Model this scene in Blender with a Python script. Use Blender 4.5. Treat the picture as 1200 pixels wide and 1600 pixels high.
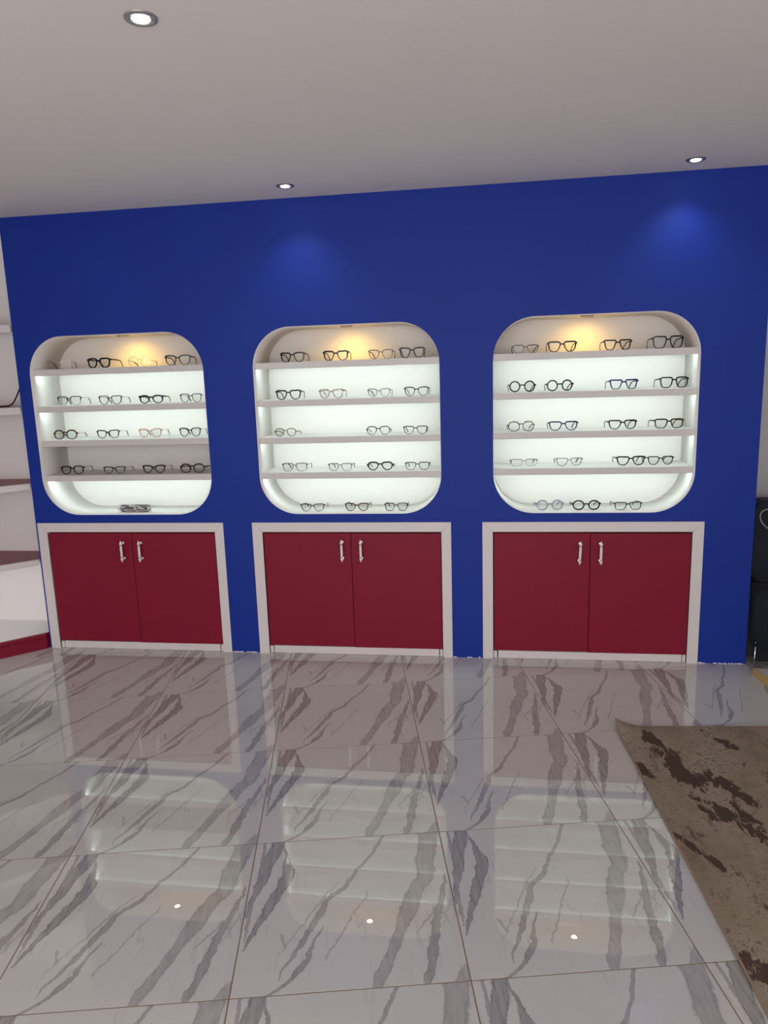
import bpy, bmesh, math, random
from math import sin, cos, pi, sqrt, radians, copysign
from mathutils import Vector, Matrix
from mathutils.geometry import tessellate_polygon

random.seed(7)
for _o in list(bpy.data.objects):
    bpy.data.objects.remove(_o)
SC = bpy.context.scene
COL = SC.collection

# ------------------------------------------------------------------ camera
YAW, PITCH, ROLL, CAM_H, CAM_D, FPX = -0.1454, 0.1855, -0.0314, 1.5131, 3.7153, 1120.0
CEIL = 2.41
_f = Vector((sin(YAW) * cos(PITCH), cos(YAW) * cos(PITCH), -sin(PITCH)))
_r = Vector((cos(YAW), -sin(YAW), 0))
_u = _r.cross(_f)
_r, _u = cos(ROLL) * _r + sin(ROLL) * _u, -sin(ROLL) * _r + cos(ROLL) * _u
cam_data = bpy.data.cameras.new('camera')
cam = bpy.data.objects.new('camera', cam_data)
COL.objects.link(cam)
cam.matrix_world = Matrix(((_r.x, _u.x, -_f.x, 0), (_r.y, _u.y, -_f.y, -CAM_D), (_r.z, _u.z, -_f.z, CAM_H), (0, 0, 0, 1)))
cam_data.sensor_width = 36
cam_data.lens = FPX / 1600 * 36
cam_data.clip_start = 0.05
SC.camera = cam

# ------------------------------------------------------------------ world, exposure
world = bpy.data.worlds.new('world')
SC.world = world
world.use_nodes = True
bg = world.node_tree.nodes['Background']
bg.inputs['Color'].default_value = (1.0, 0.97, 0.96, 1)
bg.inputs['Strength'].default_value = 4.8
SC.view_settings.view_transform = 'Standard'
SC.view_settings.look = 'None'
SC.view_settings.gamma = 1
SC.view_settings.exposure = 0.13
SC.view_settings.use_curve_mapping = False
SC.cycles.max_bounces = 8
SC.cycles.diffuse_bounces = 5
SC.cycles.transparent_max_bounces = 16
SC.cycles.caustics_reflective = False
SC.cycles.caustics_refractive = False
SC.cycles.sample_clamp_indirect = 6.0

LED_STRENGTH = 17.0       # light strips under the niche shelves
NICHE_SPOT_W = 2.2        # warm spots in the niche heads
DOWNLIGHT_W = 4.5         # ceiling downlights
DAYLIGHT_WINDOW = (-2.6, 2.0, 0.35, 2.32)   # unseen window behind the camera, sized to brighten the ceiling

_pl = bpy.data.lights.new('window_portal', 'AREA')
_pl.shape = 'RECTANGLE'
_pl.size = 4.6
_pl.size_y = 1.97
_pl.cycles.is_portal = True
_po = bpy.data.objects.new('window_portal', _pl)
_po.location = (-0.3, -5.98, 1.335)
_po.rotation_euler = (radians(90), 0, 0)
COL.objects.link(_po)

# ------------------------------------------------------------------ node helpers
def new_mat(name):
    m = bpy.data.materials.new(name)
    m.use_nodes = True
    nt = m.node_tree
    return m, nt, nt.nodes['Principled BSDF']

def N(nt, t, **kw):
    n = nt.nodes.new(t)
    for k, v in kw.items():
        if k.startswith('i_'):
            n.inputs[int(k[2:])].default_value = v
        else:
            setattr(n, k, v)
    return n

def math_(nt, op, a, b=None, c=None, clamp=False):
    n = nt.nodes.new('ShaderNodeMath')
    n.operation = op
    n.use_clamp = clamp
    for i, v in enumerate((a, b, c)):
        if v is None:
            continue
        if isinstance(v, (int, float)):
            n.inputs[i].default_value = v
        else:
            nt.links.new(v, n.inputs[i])
    return n.outputs[0]

def mixc(nt, fac, a, b, mode='MIX'):
    n = nt.nodes.new('ShaderNodeMix')
    n.data_type = 'RGBA'
    n.blend_type = mode
    for i, v in ((0, fac), (6, a), (7, b)):
        if isinstance(v, (int, float)):
            n.inputs[i].default_value = v
        elif isinstance(v, tuple):
            n.inputs[i].default_value = (*v[:3], 1)
        else:
            nt.links.new(v, n.inputs[i])
    return n.outputs[2]

def noise(nt, vec, scale, detail=3, rough=0.5):
    n = nt.nodes.new('ShaderNodeTexNoise')
    n.inputs['Scale'].default_value = scale
    n.inputs['Detail'].default_value = detail
    n.inputs['Roughness'].default_value = rough
    if vec is not None:
        nt.links.new(vec, n.inputs['Vector'])
    return n.outputs[0]

def objco(nt):
    return nt.nodes.new('ShaderNodeTexCoord').outputs['Object']

def mapping(nt, vec, scale=(1, 1, 1), rot=(0, 0, 0)):
    n = nt.nodes.new('ShaderNodeMapping')
    n.inputs['Scale'].default_value = scale
    n.inputs['Rotation'].default_value = rot
    nt.links.new(vec, n.inputs['Vector'])
    return n.outputs[0]

def ramp(nt, fac, stops, interp='LINEAR'):
    n = nt.nodes.new('ShaderNodeValToRGB')
    cr = n.color_ramp
    cr.interpolation = interp
    while len(cr.elements) < len(stops):
        cr.elements.new(0.5)
    for e, (p, c) in zip(cr.elements, stops):
        e.position = p
        e.color = (*c[:3], 1)
    if fac is not None:
        nt.links.new(fac, n.inputs[0])
    return n.outputs[0]

def bump(nt, bs, h, strength, dist=0.002):
    b = nt.nodes.new('ShaderNodeBump')
    b.inputs['Strength'].default_value = strength
    b.inputs['Distance'].default_value = dist
    nt.links.new(h, b.inputs['Height'])
    nt.links.new(b.outputs[0], bs.inputs['Normal'])

def paint(name, col, rough=0.5, var=0.06, scale=3.0, bumps=0.05, spec=0.5, fine=90, metallic=0.0):
    m, nt, bs = new_mat(name)
    co = objco(nt)
    n = noise(nt, co, scale, 4, 0.6)
    a = tuple(c * (1 - var) for c in col)
    b = tuple(min(1, c * (1 + var)) for c in col)
    nt.links.new(mixc(nt, n, a, b), bs.inputs['Base Color'])
    bs.inputs['Roughness'].default_value = rough
    bs.inputs['Specular IOR Level'].default_value = spec
    bs.inputs['Metallic'].default_value = metallic
    if bumps:
        bump(nt, bs, noise(nt, co, fine, 3), bumps)
    return m

def emit(name, col, strength):
    m, nt, bs = new_mat(name)
    bs.inputs['Base Color'].default_value = (0.9, 0.9, 0.9, 1)
    bs.inputs['Emission Color'].default_value = (*col, 1)
    bs.inputs['Emission Strength'].default_value = strength
    return m

M = {}
M['ceiling'] = paint('ceiling_paint', (0.84, 0.79, 0.775), 0.8, 0.02, 1.2, 0.12, 0.2, 25)
M['wall_white'] = paint('white_wall_paint', (0.68, 0.66, 0.66), 0.75, 0.02, 2, 0.1, 0.2, 40)
M['blue'] = paint('blue_wall_paint', (0.0035, 0.027, 0.275), 0.55, 0.10, 2.2, 0.10, 0.25, 30)
M['niche_white'] = paint('white_niche_paint', (0.73, 0.70, 0.675), 0.55, 0.015, 3, 0.04, 0.3)
M['shelf_white'] = paint('white_shelf_board', (0.60, 0.575, 0.56), 0.4, 0.02, 4, 0.02, 0.4)
M['frame_white'] = paint('white_frame_board', (0.68, 0.635, 0.63), 0.38, 0.025, 5, 0.03, 0.45)
M['wine'] = paint('wine_red_laminate', (0.215, 0.010, 0.031), 0.42, 0.06, 2.5, 0.03, 0.16, 220)
M['wine_shelf'] = paint('wine_red_shelf_top', (0.28, 0.052, 0.062), 0.4, 0.05, 3, 0.02, 0.3)
M['dark'] = paint('dark_recess', (0.03, 0.022, 0.02), 0.8, 0.1, 5, 0)
M['chrome'] = paint('polished_chrome', (0.75, 0.74, 0.73), 0.12, 0.02, 5, 0, 0.5, metallic=1.0)
M['grey_metal'] = paint('brushed_grey_metal', (0.42, 0.41, 0.43), 0.32, 0.03, 8, 0, 0.5, metallic=0.85)
M['porcelain'] = paint('white_porcelain', (0.78, 0.74, 0.72), 0.18, 0.02, 6, 0)
M['brass'] = paint('brass_trim', (0.62, 0.43, 0.14), 0.4, 0.08, 9, 0, 0.5, metallic=0.35)
M['navy_velvet'] = paint('navy_velvet', (0.007, 0.011, 0.019), 0.75, 0.5, 6, 0.15, 0.3, 60)
M['navy_velvet'].node_tree.nodes['Principled BSDF'].inputs['Sheen Weight'].default_value = 0.1
M['piping'] = paint('grey_piping', (0.28, 0.28, 0.29), 0.6, 0.1, 20, 0.1)
M['platform'] = paint('pale_platform_top', (0.5, 0.46, 0.45), 0.3, 0.04, 5, 0)
M['cable'] = paint('black_rubber', (0.008, 0.008, 0.009), 0.45, 0.1, 30, 0)
M['led'] = emit('cool_white_led', (0.77, 1.0, 0.96), LED_STRENGTH)
M['warm_lamp'] = emit('warm_lamp', (1.0, 0.72, 0.30), 30)
M['cool_lamp'] = emit('cool_white_lamp', (0.95, 0.97, 1.0), 14)
M['led_soft'] = emit('soft_white_led', (1.0, .98, .97), 15)
M['back_white'] = paint('white_back_panel', (0.84, 0.81, 0.81), 0.6, 0.02, 2, 0.05, 0.25, 40)
M['deck_white'] = paint('white_base_deck', (0.84, 0.83, 0.83), 0.35, 0.02, 4, 0.02, 0.4)
M['grout'] = paint('brown_grout', (0.20, 0.13, 0.09), 0.8, 0.15, 30, 0.1)
M['window_frame'] = paint('white_window_frame', (0.7, 0.7, 0.7), 0.4, 0.02, 5, 0)

# ------------------------------------------------------------------ floor tile print
VEINS = [  # (points (u, v, half width), strength)
    ([(.61, -.011, .024), (.633, .069, .030), (.678, .173, .029), (.72, .272, .027), (.773, .405, .036), (.818, .536, .042), (.882, .658, .046), (.908, .83, .050), (.94, 1.0, .056)], .66),
    ([(.823, -.011, .018), (.835, .05, .019), (.863, .156, .022), (.885, .283, .022), (.918, .42, .018), (.968, .584, .010), (.985, .66, .003)], .80),
    ([(.006, .44, .003), (.013, .464, .008), (.034, .597, .019), (.071, .773, .034), (.100, .90, .036), (.118, 1.0, .03)], .92),
    ([(.019, .247, .003), (.042, .316, .012), (.094, .442, .020), (.144, .586, .028), (.185, .70, .034), (.192, .761, .027), (.17, .85, .012), (.15, .95, .006), (.145, 1.0, .004)], .95),
    ([(.194, .074, .002), (.199, .12, .006), (.26, .212, .010), (.304, .325, .014), (.352, .431, .017), (.392, .531, .018), (.479, .616, .014), (.538, .726, .009), (.624, .859, .010), (.69, 1.0, .010)], .78),
    ([(.151, -.013, .013), (.18, .014, .012), (.232, .059, .013), (.276, .113, .019), (.316, .182, .011), (.336, .282, .007), (.38, .358, .004)], .88),
    ([(.384, .163, .002), (.418, .235, .004), (.488, .362, .004), (.554, .485, .004), (.589, .573, .002)], .6),
    ([(.182, .207, .002), (.271, .369, .005), (.329, .477, .005), (.446, .652, .003)], .55),
    ([(.802, .276, .002), (.817, .30, .006), (.885, .40, .005), (.90, .44, .002)], .6),
    ([(.20, .24, .002), (.205, .27, .007), (.19, .31, .007), (.185, .33, .002)], .65),
    ([(.018, .30, .003), (.028, .50, .010), (.055, .70, .010), (.05, .85, .010), (.045, 1.0, .006)], .75),
    ([(.965, -.01, .03), (.985, .05, .022), (1.0, .09, .004)], .6),
]
def tile_material():
    m, nt, bs = new_mat('polished_marble_print')
    co = objco(nt)
    sep = nt.nodes.new('ShaderNodeSeparateXYZ')
    nt.links.new(co, sep.inputs[0])
    S = 0.61
    warp = noise(nt, co, 9, 4, 0.6)
    warp2 = noise(nt, co, 38, 4, 0.65)
    w = math_(nt, 'ADD', math_(nt, 'MULTIPLY_ADD', warp, 0.05, -0.025), math_(nt, 'MULTIPLY_ADD', warp2, 0.034, -0.017))
    u = math_(nt, 'ADD', math_(nt, 'MULTIPLY_ADD', sep.outputs[0], 1 / S, 0.5), w)
    v = math_(nt, 'MULTIPLY_ADD', sep.outputs[1], 1 / S, 0.5, clamp=True)
    streak = noise(nt, mapping(nt, co, (70, 9, 1), (0, 0, radians(20))), 1.0, 5, 0.65)
    streak_f = math_(nt, 'MULTIPLY_ADD', streak, 1.9, -0.25, clamp=True)
    total = near = None
    for pts, st in VEINS:
        n = nt.nodes.new('ShaderNodeValToRGB')
        cr = n.color_ramp
        P = [(max(0, min(1, b)), a, c) for a, b, c in pts]
        v0, v1 = P[0][0], P[-1][0]
        st_list = []
        if v0 > 0.001:
            st_list.append((max(0, v0 - .002), P[0][1], 0.0))
        st_list += P
        if v1 < .999:
            st_list.append((min(1, v1 + .002), P[-1][1], 0.0))
        while len(cr.elements) < len(st_list):
            cr.elements.new(0.5)
        for e, (p, a, c) in zip(cr.elements, st_list):
            e.position = p
            e.color = (max(a, 0), c * 10, 0, 1)
        nt.links.new(v, n.inputs[0])
        s = nt.nodes.new('ShaderNodeSeparateColor')
        nt.links.new(n.outputs[0], s.inputs[0])
        d = math_(nt, 'ABSOLUTE', math_(nt, 'SUBTRACT', u, s.outputs[0]))
        hw = math_(nt, 'MULTIPLY_ADD', s.outputs[1], 0.1, 0.0004)
        q = math_(nt, 'ADD', math_(nt, 'DIVIDE', d, hw), math_(nt, 'MULTIPLY_ADD', streak, 1.1, -.55))
        # crisp edge, streaky heart
        edge = math_(nt, 'MULTIPLY_ADD', q, -4.0, 4.6, clamp=True)
        live = math_(nt, 'GREATER_THAN', s.outputs[1], 0.004)
        line = math_(nt, 'MULTIPLY_ADD', math_(nt, 'ABSOLUTE', math_(nt, 'SUBTRACT', q, .88)), -4.5, 1.0, clamp=True)
        mk = math_(nt, 'MULTIPLY', math_(nt, 'MULTIPLY', edge, live), math_(nt, 'MULTIPLY_ADD', line, .30 * st, .76 * st))
        total = mk if total is None else math_(nt, 'MAXIMUM', total, mk)
        if max(c for a, b, c in pts) > .012:
            nr = math_(nt, 'MULTIPLY', math_(nt, 'MULTIPLY_ADD', d, -9.0, 1.0, clamp=True), live)
            near = nr if near is None else math_(nt, 'MAXIMUM', near, nr)
    body = math_(nt, 'MULTIPLY', math_(nt, 'MULTIPLY', total, 1.0), math_(nt, 'MULTIPLY_ADD', streak_f, 0.62, 0.38))
    # faint veinlets and cloud
    cl = noise(nt, mapping(nt, co, (4.5, 1.0, 1), (0, 0, radians(25))), 2.0, 6, 0.62)
    thin = math_(nt, 'SUBTRACT', 1.0, math_(nt, 'MULTIPLY', math_(nt, 'ABSOLUTE', math_(nt, 'SUBTRACT', cl, 0.5)), 42), clamp=True)
    spots_n = math_(nt, 'MULTIPLY_ADD', noise(nt, co, 7, 2), 3.0, -.9, clamp=True)
    spots = math_(nt, 'MULTIPLY_ADD', noise(nt, co, 5, 2), 4.0, -2.15, clamp=True)
    thin = math_(nt, 'MULTIPLY', math_(nt, 'MULTIPLY', thin, spots), 0.42)
    ws = noise(nt, mapping(nt, co, (95, 7, 1), (0, 0, radians(24))), 1.0, 6, 0.6)
    wisp = math_(nt, 'MULTIPLY', math_(nt, 'MULTIPLY_ADD', ws, 11, -6.3, clamp=True), math_(nt, 'MULTIPLY', math_(nt, 'MULTIPLY', near, spots_n), .55))
    allv = math_(nt, 'MAXIMUM', math_(nt, 'MAXIMUM', body, thin), wisp)
    base = mixc(nt, noise(nt, co, 3.2, 4), (0.51, 0.503, 0.48), (0.575, 0.567, 0.545))
    vc = mixc(nt, noise(nt, co, 14, 3), (0.11, 0.10, 0.10), (0.18, 0.16, 0.15))
    nt.links.new(mixc(nt, allv, base, vc), bs.inputs['Base Color'])
    bs.inputs['Roughness'].default_value = 0.0
    bs.inputs['IOR'].default_value = 1.95
    return m
M['tile'] = tile_material()

# ------------------------------------------------------------------ rug
def rug_material():
    m, nt, bs = new_mat('mottled_brown_rug')
    co = objco(nt)
    sep = nt.nodes.new('ShaderNodeSeparateXYZ')
    nt.links.new(co, sep.inputs[0])
    x, y = sep.outputs[0], sep.outputs[1]
    big = noise(nt, mapping(nt, co, (2.0, 1.0, 1), (0, 0, radians(18))), 2.3, 8, 0.68)
    fine = noise(nt, co, 34, 6, 0.7)
    base = mixc(nt, fine, (0.165, 0.130, 0.092), (0.34, 0.28, 0.21))
    tone = ramp(nt, big, [(0.36, (0.12, 0.088, 0.06)), (0.47, (0.25, 0.198, 0.14)), (0.66, (0.37, 0.31, 0.25))])
    c = mixc(nt, 0.55, base, tone)
    # scattered dark flecks drawn out along one diagonal
    fl = noise(nt, mapping(nt, co, (3.2, 1.3, 1), (0, 0, radians(28))), 3.4, 9, 0.66)
    fm = math_(nt, 'MULTIPLY_ADD', fl, 14, -8.2, clamp=True)
    dark = (0.036, 0.023, 0.017)
    c = mixc(nt, math_(nt, 'MULTIPLY', fm, 0.8), c, dark)
    # the large dark blot near the far corner
    wob = noise(nt, mapping(nt, co, (1.7, 1.0, 1), (0, 0, radians(24))), 7.5, 8, 0.64)
    fil = noise(nt, mapping(nt, co, (3.4, 1.0, 1), (0, 0, radians(27))), 5.5, 7, 0.6)
    filament = math_(nt, 'MULTIPLY_ADD', math_(nt, 'ABSOLUTE', math_(nt, 'SUBTRACT', fil, .52)), -26, 1.0, clamp=True)
    blot = None
    for ax, ay, bx, by, w0 in ((.11, -.06, .15, -.20, .034), (.13, -.19, .19, -.52, .060), (.25, -.36, .33, -.56, .045), (.18, -.52, .27, -.72, .070),
                               (-.02, -.27, .03, -.38, .03), (-.02, -.70, .09, -.90, .022), (.45, -.34, .60, -.52, .06), (.34, -.06, .42, -.16, .035), (.02, -1.25, .12, -1.5, .07),
                               (.52, -.9, .70, -1.2, .09), (.8, -.5, .95, -.8, .10), (.20, -1.5, .35, -1.9, .08)):
        L = sqrt((bx - ax) ** 2 + (by - ay) ** 2)
        tx, ty = (bx - ax) / L, (by - ay) / L
        dx, dy = math_(nt, 'SUBTRACT', x, ax), math_(nt, 'SUBTRACT', y, ay)
        along = math_(nt, 'ADD', math_(nt, 'MULTIPLY', dx, tx), math_(nt, 'MULTIPLY', dy, ty))
        across = math_(nt, 'ADD', math_(nt, 'MULTIPLY', dx, -ty), math_(nt, 'MULTIPLY', dy, tx))
        t = math_(nt, 'DIVIDE', math_(nt, 'SUBTRACT', along, L / 2), L / 2 + .04)
        a2 = math_(nt, 'DIVIDE', across, w0)
        r = math_(nt, 'SQRT', math_(nt, 'ADD', math_(nt, 'MULTIPLY', t, t), math_(nt, 'MULTIPLY', a2, a2)))
        m1 = math_(nt, 'SUBTRACT', 1.0, r)
        blot = m1 if blot is None else math_(nt, 'MAXIMUM', blot, m1)
    s = math_(nt, 'ADD', math_(nt, 'MULTIPLY', blot, .5), math_(nt, 'MULTIPLY_ADD', wob, 1.9, -.98))
    s = math_(nt, 'SUBTRACT', s, math_(nt, 'MULTIPLY', filament, .16))
    bm_ = math_(nt, 'MULTIPLY_ADD', math_(nt, 'MAXIMUM', s, -1), 16, -.9, clamp=True)
    grain = math_(nt, 'ADD', noise(nt, co, 70, 5, .75), math_(nt, 'MULTIPLY_ADD', big, .5, -.25))
    c = mixc(nt, math_(nt, 'MULTIPLY_ADD', grain, 5, -2.75, clamp=True), c, (0.06, 0.044, 0.03))
    lightfil = math_(nt, 'MULTIPLY', filament, math_(nt, 'MULTIPLY_ADD', blot, 2.0, .3, clamp=True))
    c = mixc(nt, math_(nt, 'MULTIPLY', lightfil, .5), c, (0.30, 0.25, 0.19))
    c = mixc(nt, bm_, c, (0.078, 0.052, 0.040))
    nt.links.new(c, bs.inputs['Base Color'])
    bs.inputs['Roughness'].default_value = 0.95
    bs.inputs['Specular IOR Level'].default_value = 0.1
    bump(nt, bs, noise(nt, co, 300, 3), 0.3, 0.003)
    return m
M['rug'] = rug_material()
M['rug_edge'] = paint('tan_rug_edge', (0.26, 0.18, 0.13), 0.9, 0.1, 40, 0.2)

# ------------------------------------------------------------------ mesh helpers
class MB:
    def __init__(self):
        self.v, self.f, self.m, self.s = [], [], [], []
        self.mats = []
    def mi(self, mat):
        if mat not in self.mats:
            self.mats.append(mat)
        return self.mats.index(mat)
    def face(self, idx, mat, smooth=False):
        self.f.append(tuple(idx)); self.m.append(self.mi(mat)); self.s.append(smooth)
    def add(self, vs, fs, mat, smooth=False):
        o = len(self.v)
        self.v += [tuple(p) for p in vs]
        for f in fs:
            self.face([i + o for i in f], mat, smooth)
    def box(self, a, b, mat, bev=0.0):
        x0, y0, z0 = a; x1, y1, z1 = b
        if bev <= 0:
            vs = [(x0, y0, z0), (x1, y0, z0), (x1, y1, z0), (x0, y1, z0), (x0, y0, z1), (x1, y0, z1), (x1, y1, z1), (x0, y1, z1)]
            self.add(vs, [(0, 3, 2, 1), (4, 5, 6, 7), (0, 1, 5, 4), (1, 2, 6, 5), (2, 3, 7, 6), (3, 0, 4, 7)], mat)
            return
        bm = bmesh.new()
        bmesh.ops.create_cube(bm, size=1)
        for v in bm.verts:
            v.co = Vector(((x0 + x1) / 2 + v.co.x * (x1 - x0), (y0 + y1) / 2 + v.co.y * (y1 - y0), (z0 + z1) / 2 + v.co.z * (z1 - z0)))
        bmesh.ops.bevel(bm, geom=bm.edges[:], offset=bev, segments=1, affect='EDGES')
        self.bm(bm, mat)
    def bm(self, bm, mat, smooth=False):
        bm.verts.index_update()
        self.add([v.co[:] for v in bm.verts], [[v.index for v in f.verts] for f in bm.faces], mat, smooth)
        bm.free()
    def prism(self, poly, z0, z1, mat, top=None):
        """poly in xy, counter clockwise"""
        n = len(poly)
        o = len(self.v)
        self.v += [(x, y, z0) for x, y in poly] + [(x, y, z1) for x, y in poly]
        self.face([o + i for i in reversed(range(n))], mat)
        self.face([o + n + i for i in range(n)], top or mat)
        for i in range(n):
            j = (i + 1) % n
            self.face((o + i, o + j, o + n + j, o + n + i), mat)
    def sweep(self, path, sect, mat, up=(0, 0, 1), smooth=True, closed=False, cap=True):
        """path: list of Vector; sect(i) -> list of (a, b) offsets along side, up"""
        P = [Vector(p) for p in path]
        n = len(P)
        o = len(self.v)
        up = Vector(up)
        k = None
        for i, p in enumerate(P):
            if closed:
                t = (P[(i + 1) % n] - P[i - 1])
            else:
                t = P[min(i + 1, n - 1)] - P[max(i - 1, 0)]
            t.normalize()
            side = t.cross(up)
            if side.length < 1e-5:
                side = t.cross(Vector((1, 0, 0)))
            side.normalize()
            vv = side.cross(t)
            sc = sect(i)
            k = len(sc)
            for a, b in sc:
                self.v.append(tuple(p + side * a + vv * b))
        for i in range(n if closed else n - 1):
            j = (i + 1) % n
            for q in range(k):
                r = (q + 1) % k
                self.face((o + i * k + q, o + i * k + r, o + j * k + r, o + j * k + q), mat, smooth)
        if cap and not closed:
            self.face([o + q for q in reversed(range(k))], mat)
            self.face([o + (n - 1) * k + q for q in range(k)], mat)
    def tube(self, path, r, mat, seg=8, **kw):
        rr = r if callable(r) else (lambda i: r)
        self.sweep(path, lambda i: [(rr(i) * cos(2 * pi * q / seg), rr(i) * sin(2 * pi * q / seg)) for q in range(seg)], mat, **kw)
    def lathe(self, prof, origin, mat, seg=20, smooth=True, cap=True):
        """prof: list of (r, h)"""
        o = len(self.v)
        ox, oy, oz = origin
        for r, h in prof:
            for q in range(seg):
                a = 2 * pi * q / seg
                self.v.append((ox + r * cos(a), oy + r * sin(a), oz + h))
        for i in range(len(prof) - 1):
            for q in range(seg):
                r = (q + 1) % seg
                self.face((o + i * seg + q, o + i * seg + r, o + (i + 1) * seg + r, o + (i + 1) * seg + q), mat, smooth)
        if cap:
            self.face([o + q for q in reversed(range(seg))], mat)
            self.face([o + (len(prof) - 1) * seg + q for q in range(seg)], mat)
    def mesh(self, name):
        me = bpy.data.meshes.new(name)
        me.from_pydata(self.v, [], self.f)
        for mt in self.mats:
            me.materials.append(mt)
        me.polygons.foreach_set('material_index', self.m)
        me.polygons.foreach_set('use_smooth', self.s)
        bm = bmesh.new()
        bm.from_mesh(me)
        bmesh.ops.recalc_face_normals(bm, faces=bm.faces[:])
        bm.to_mesh(me)
        bm.free()
        me.update()
        return me
    def build(self, name, parent=None, loc=None, rotz=0.0):
        return link(name, self.mesh(name), parent, loc, rotz)

def link(name, data, parent=None, loc=None, rotz=0.0):
    o = bpy.data.objects.new(name, data)
    COL.objects.link(o)
    if parent is not None:
        o.parent = parent
    if loc is not None:
        o.location = loc
    if rotz:
        o.rotation_euler = (0, 0, rotz)
    return o

def tag(o, label=None, cat=None, group=None, kind=None):
    if label: o['label'] = label
    if cat: o['category'] = cat
    if group: o['group'] = group
    if kind: o['kind'] = kind
    return o

def thing(name, label, cat, loc=(0, 0, 0), rotz=0.0, group=None):
    return tag(link(name, None, None, loc, rotz), label, cat, group)

def structure(name, mb, label=None):
    return tag(mb.build(name), label, None, None, 'structure')

def rrect(x0, x1, z0, z1, r, seg=14):
    pts = []
    for cx, cz, a0 in ((x1 - r, z0 + r, -90), (x1 - r, z1 - r, 0), (x0 + r, z1 - r, 90), (x0 + r, z0 + r, 180)):
        for i in range(seg + 1):
            a = radians(a0 + 90 * i / seg)
            pts.append((cx + r * cos(a), cz + r * sin(a)))
    return pts

# ------------------------------------------------------------------ measurements (metres)
WX0, WX1 = -2.568, 1.316
ROOM_X0, ROOM_X1, ROOM_Y0, ROOM_Y1 = -3.32, 2.70, -6.0, 0.95
NZ0, NZ1, NR, ND = 0.799, 1.787, 0.208, 0.275
NICHES = [
    dict(side='left', x=(-2.493, -1.491), tops=(1.613, 1.411, 1.220, 1.022), lit=(1, 1, 0, 1)),
    dict(side='middle', x=(-1.218, -0.236), tops=(1.608, 1.411, 1.2125, 1.022), lit=(1, 1, 1, 1)),
    dict(side='right', x=(0.032, 1.024), tops=(1.611, 1.416, 1.2155, 1.028), lit=(1, 1, 1, 1)),
]
SPOT_X = (-1.981, -0.728, 0.500)
CABS = [
    dict(side='left', xo=(-2.555, -1.443), xi=(-2.499, -1.494), meet=-1.988, h=((-2.043, 0.0), (-1.936, 0.0)), z=(.530, .657)),
    dict(side='middle', xo=(-1.277, -0.189), xi=(-1.220, -0.241), meet=-0.729, h=((-0.777, 0.0), (-0.673, 0.0)), z=(.537, .665)),
    dict(side='right', xo=(-0.025, 1.079), xi=(0.030, 1.024), meet=0.526, h=((0.473, 0.035), (0.577, 0.0)), z=(.530, .656)),
]
CZO, CZI, DOOR_Z0 = 0.753, 0.700, 0.047

# ------------------------------------------------------------------ room shell
wb = MB()
outer = [(WX0, 0.0)]
for c in CABS:
    outer += [(c['xi'][0] - .006, 0.0), (c['xi'][0] - .006, CZI + .006), (c['xi'][1] + .006, CZI + .006), (c['xi'][1] + .006, 0.0)]
outer += [(WX1, 0.0), (WX1, CEIL), (WX0, CEIL)]
holes = [rrect(*n['x'], NZ0, NZ1, NR) for n in NICHES]
loops = [[Vector((x, z, 0)) for x, z in outer]] + [[Vector((x, z, 0)) for x, z in reversed(h)] for h in holes]
flat = [(p.x, p.y) for l in loops for p in l]
tris = tessellate_polygon(loops)
TH = 0.012
wb.v = [(x, 0.0, z) for x, z in flat] + [(x, TH, z) for x, z in flat]
nf = len(flat)
for t in tris:
    wb.face(t, M['blue'])
    wb.face([i + nf for i in reversed(t)], M['blue'])
o = 0
for l in loops:
    k = len(l)
    for i in range(k):
        j = (i + 1) % k
        wb.face((o + i, o + j, o + j + nf, o + i + nf), M['blue'])
    o += k
wall_back = structure('wall_back', wb)
ret = MB()
ret.box((WX1 - 0.012, TH, 0), (WX1, ROOM_Y1, CEIL), M['blue'])
tag(ret.build('return_panel', wall_back), None)
# uneven white plaster crumbs along the foot of the blue wall
crumb = MB()
rnd = random.Random(3)
for a, b in ((-1.443, -1.277), (-0.189, -0.025), (1.079, 1.316)):
    x = a + 0.004
    while x < b - 0.02:
        w = min(rnd.uniform(0.010, 0.028), b - .004 - x)
        if rnd.random() < 0.75:
            h1, h2, h3 = (rnd.uniform(0.0012, 0.0065) for _ in range(3))
            mid = x + w * rnd.uniform(.3, .7)
            o_ = len(crumb.v)
            prof_ = [(x, 0.0), (x + w, 0.0), (x + w * .93, h3), (mid, h2), (x + w * .06, h1)]
            crumb.v += [(px_, -.0035, pz_) for px_, pz_ in prof_] + [(px_, .001, pz_) for px_, pz_ in prof_]
            crumb.face([o_ + i for i in range(5)], M['wall_white'])
            for i in range(5):
                j = (i + 1) % 5
                crumb.face((o_ + i, o_ + 5 + i, o_ + 5 + j, o_ + j), M['wall_white'])
        x += w + rnd.uniform(-.002, 0.008)
tag(crumb.build('plaster_crumb', wall_back), 'rough white plaster edge at the floor', None, None, 'stuff')

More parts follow.
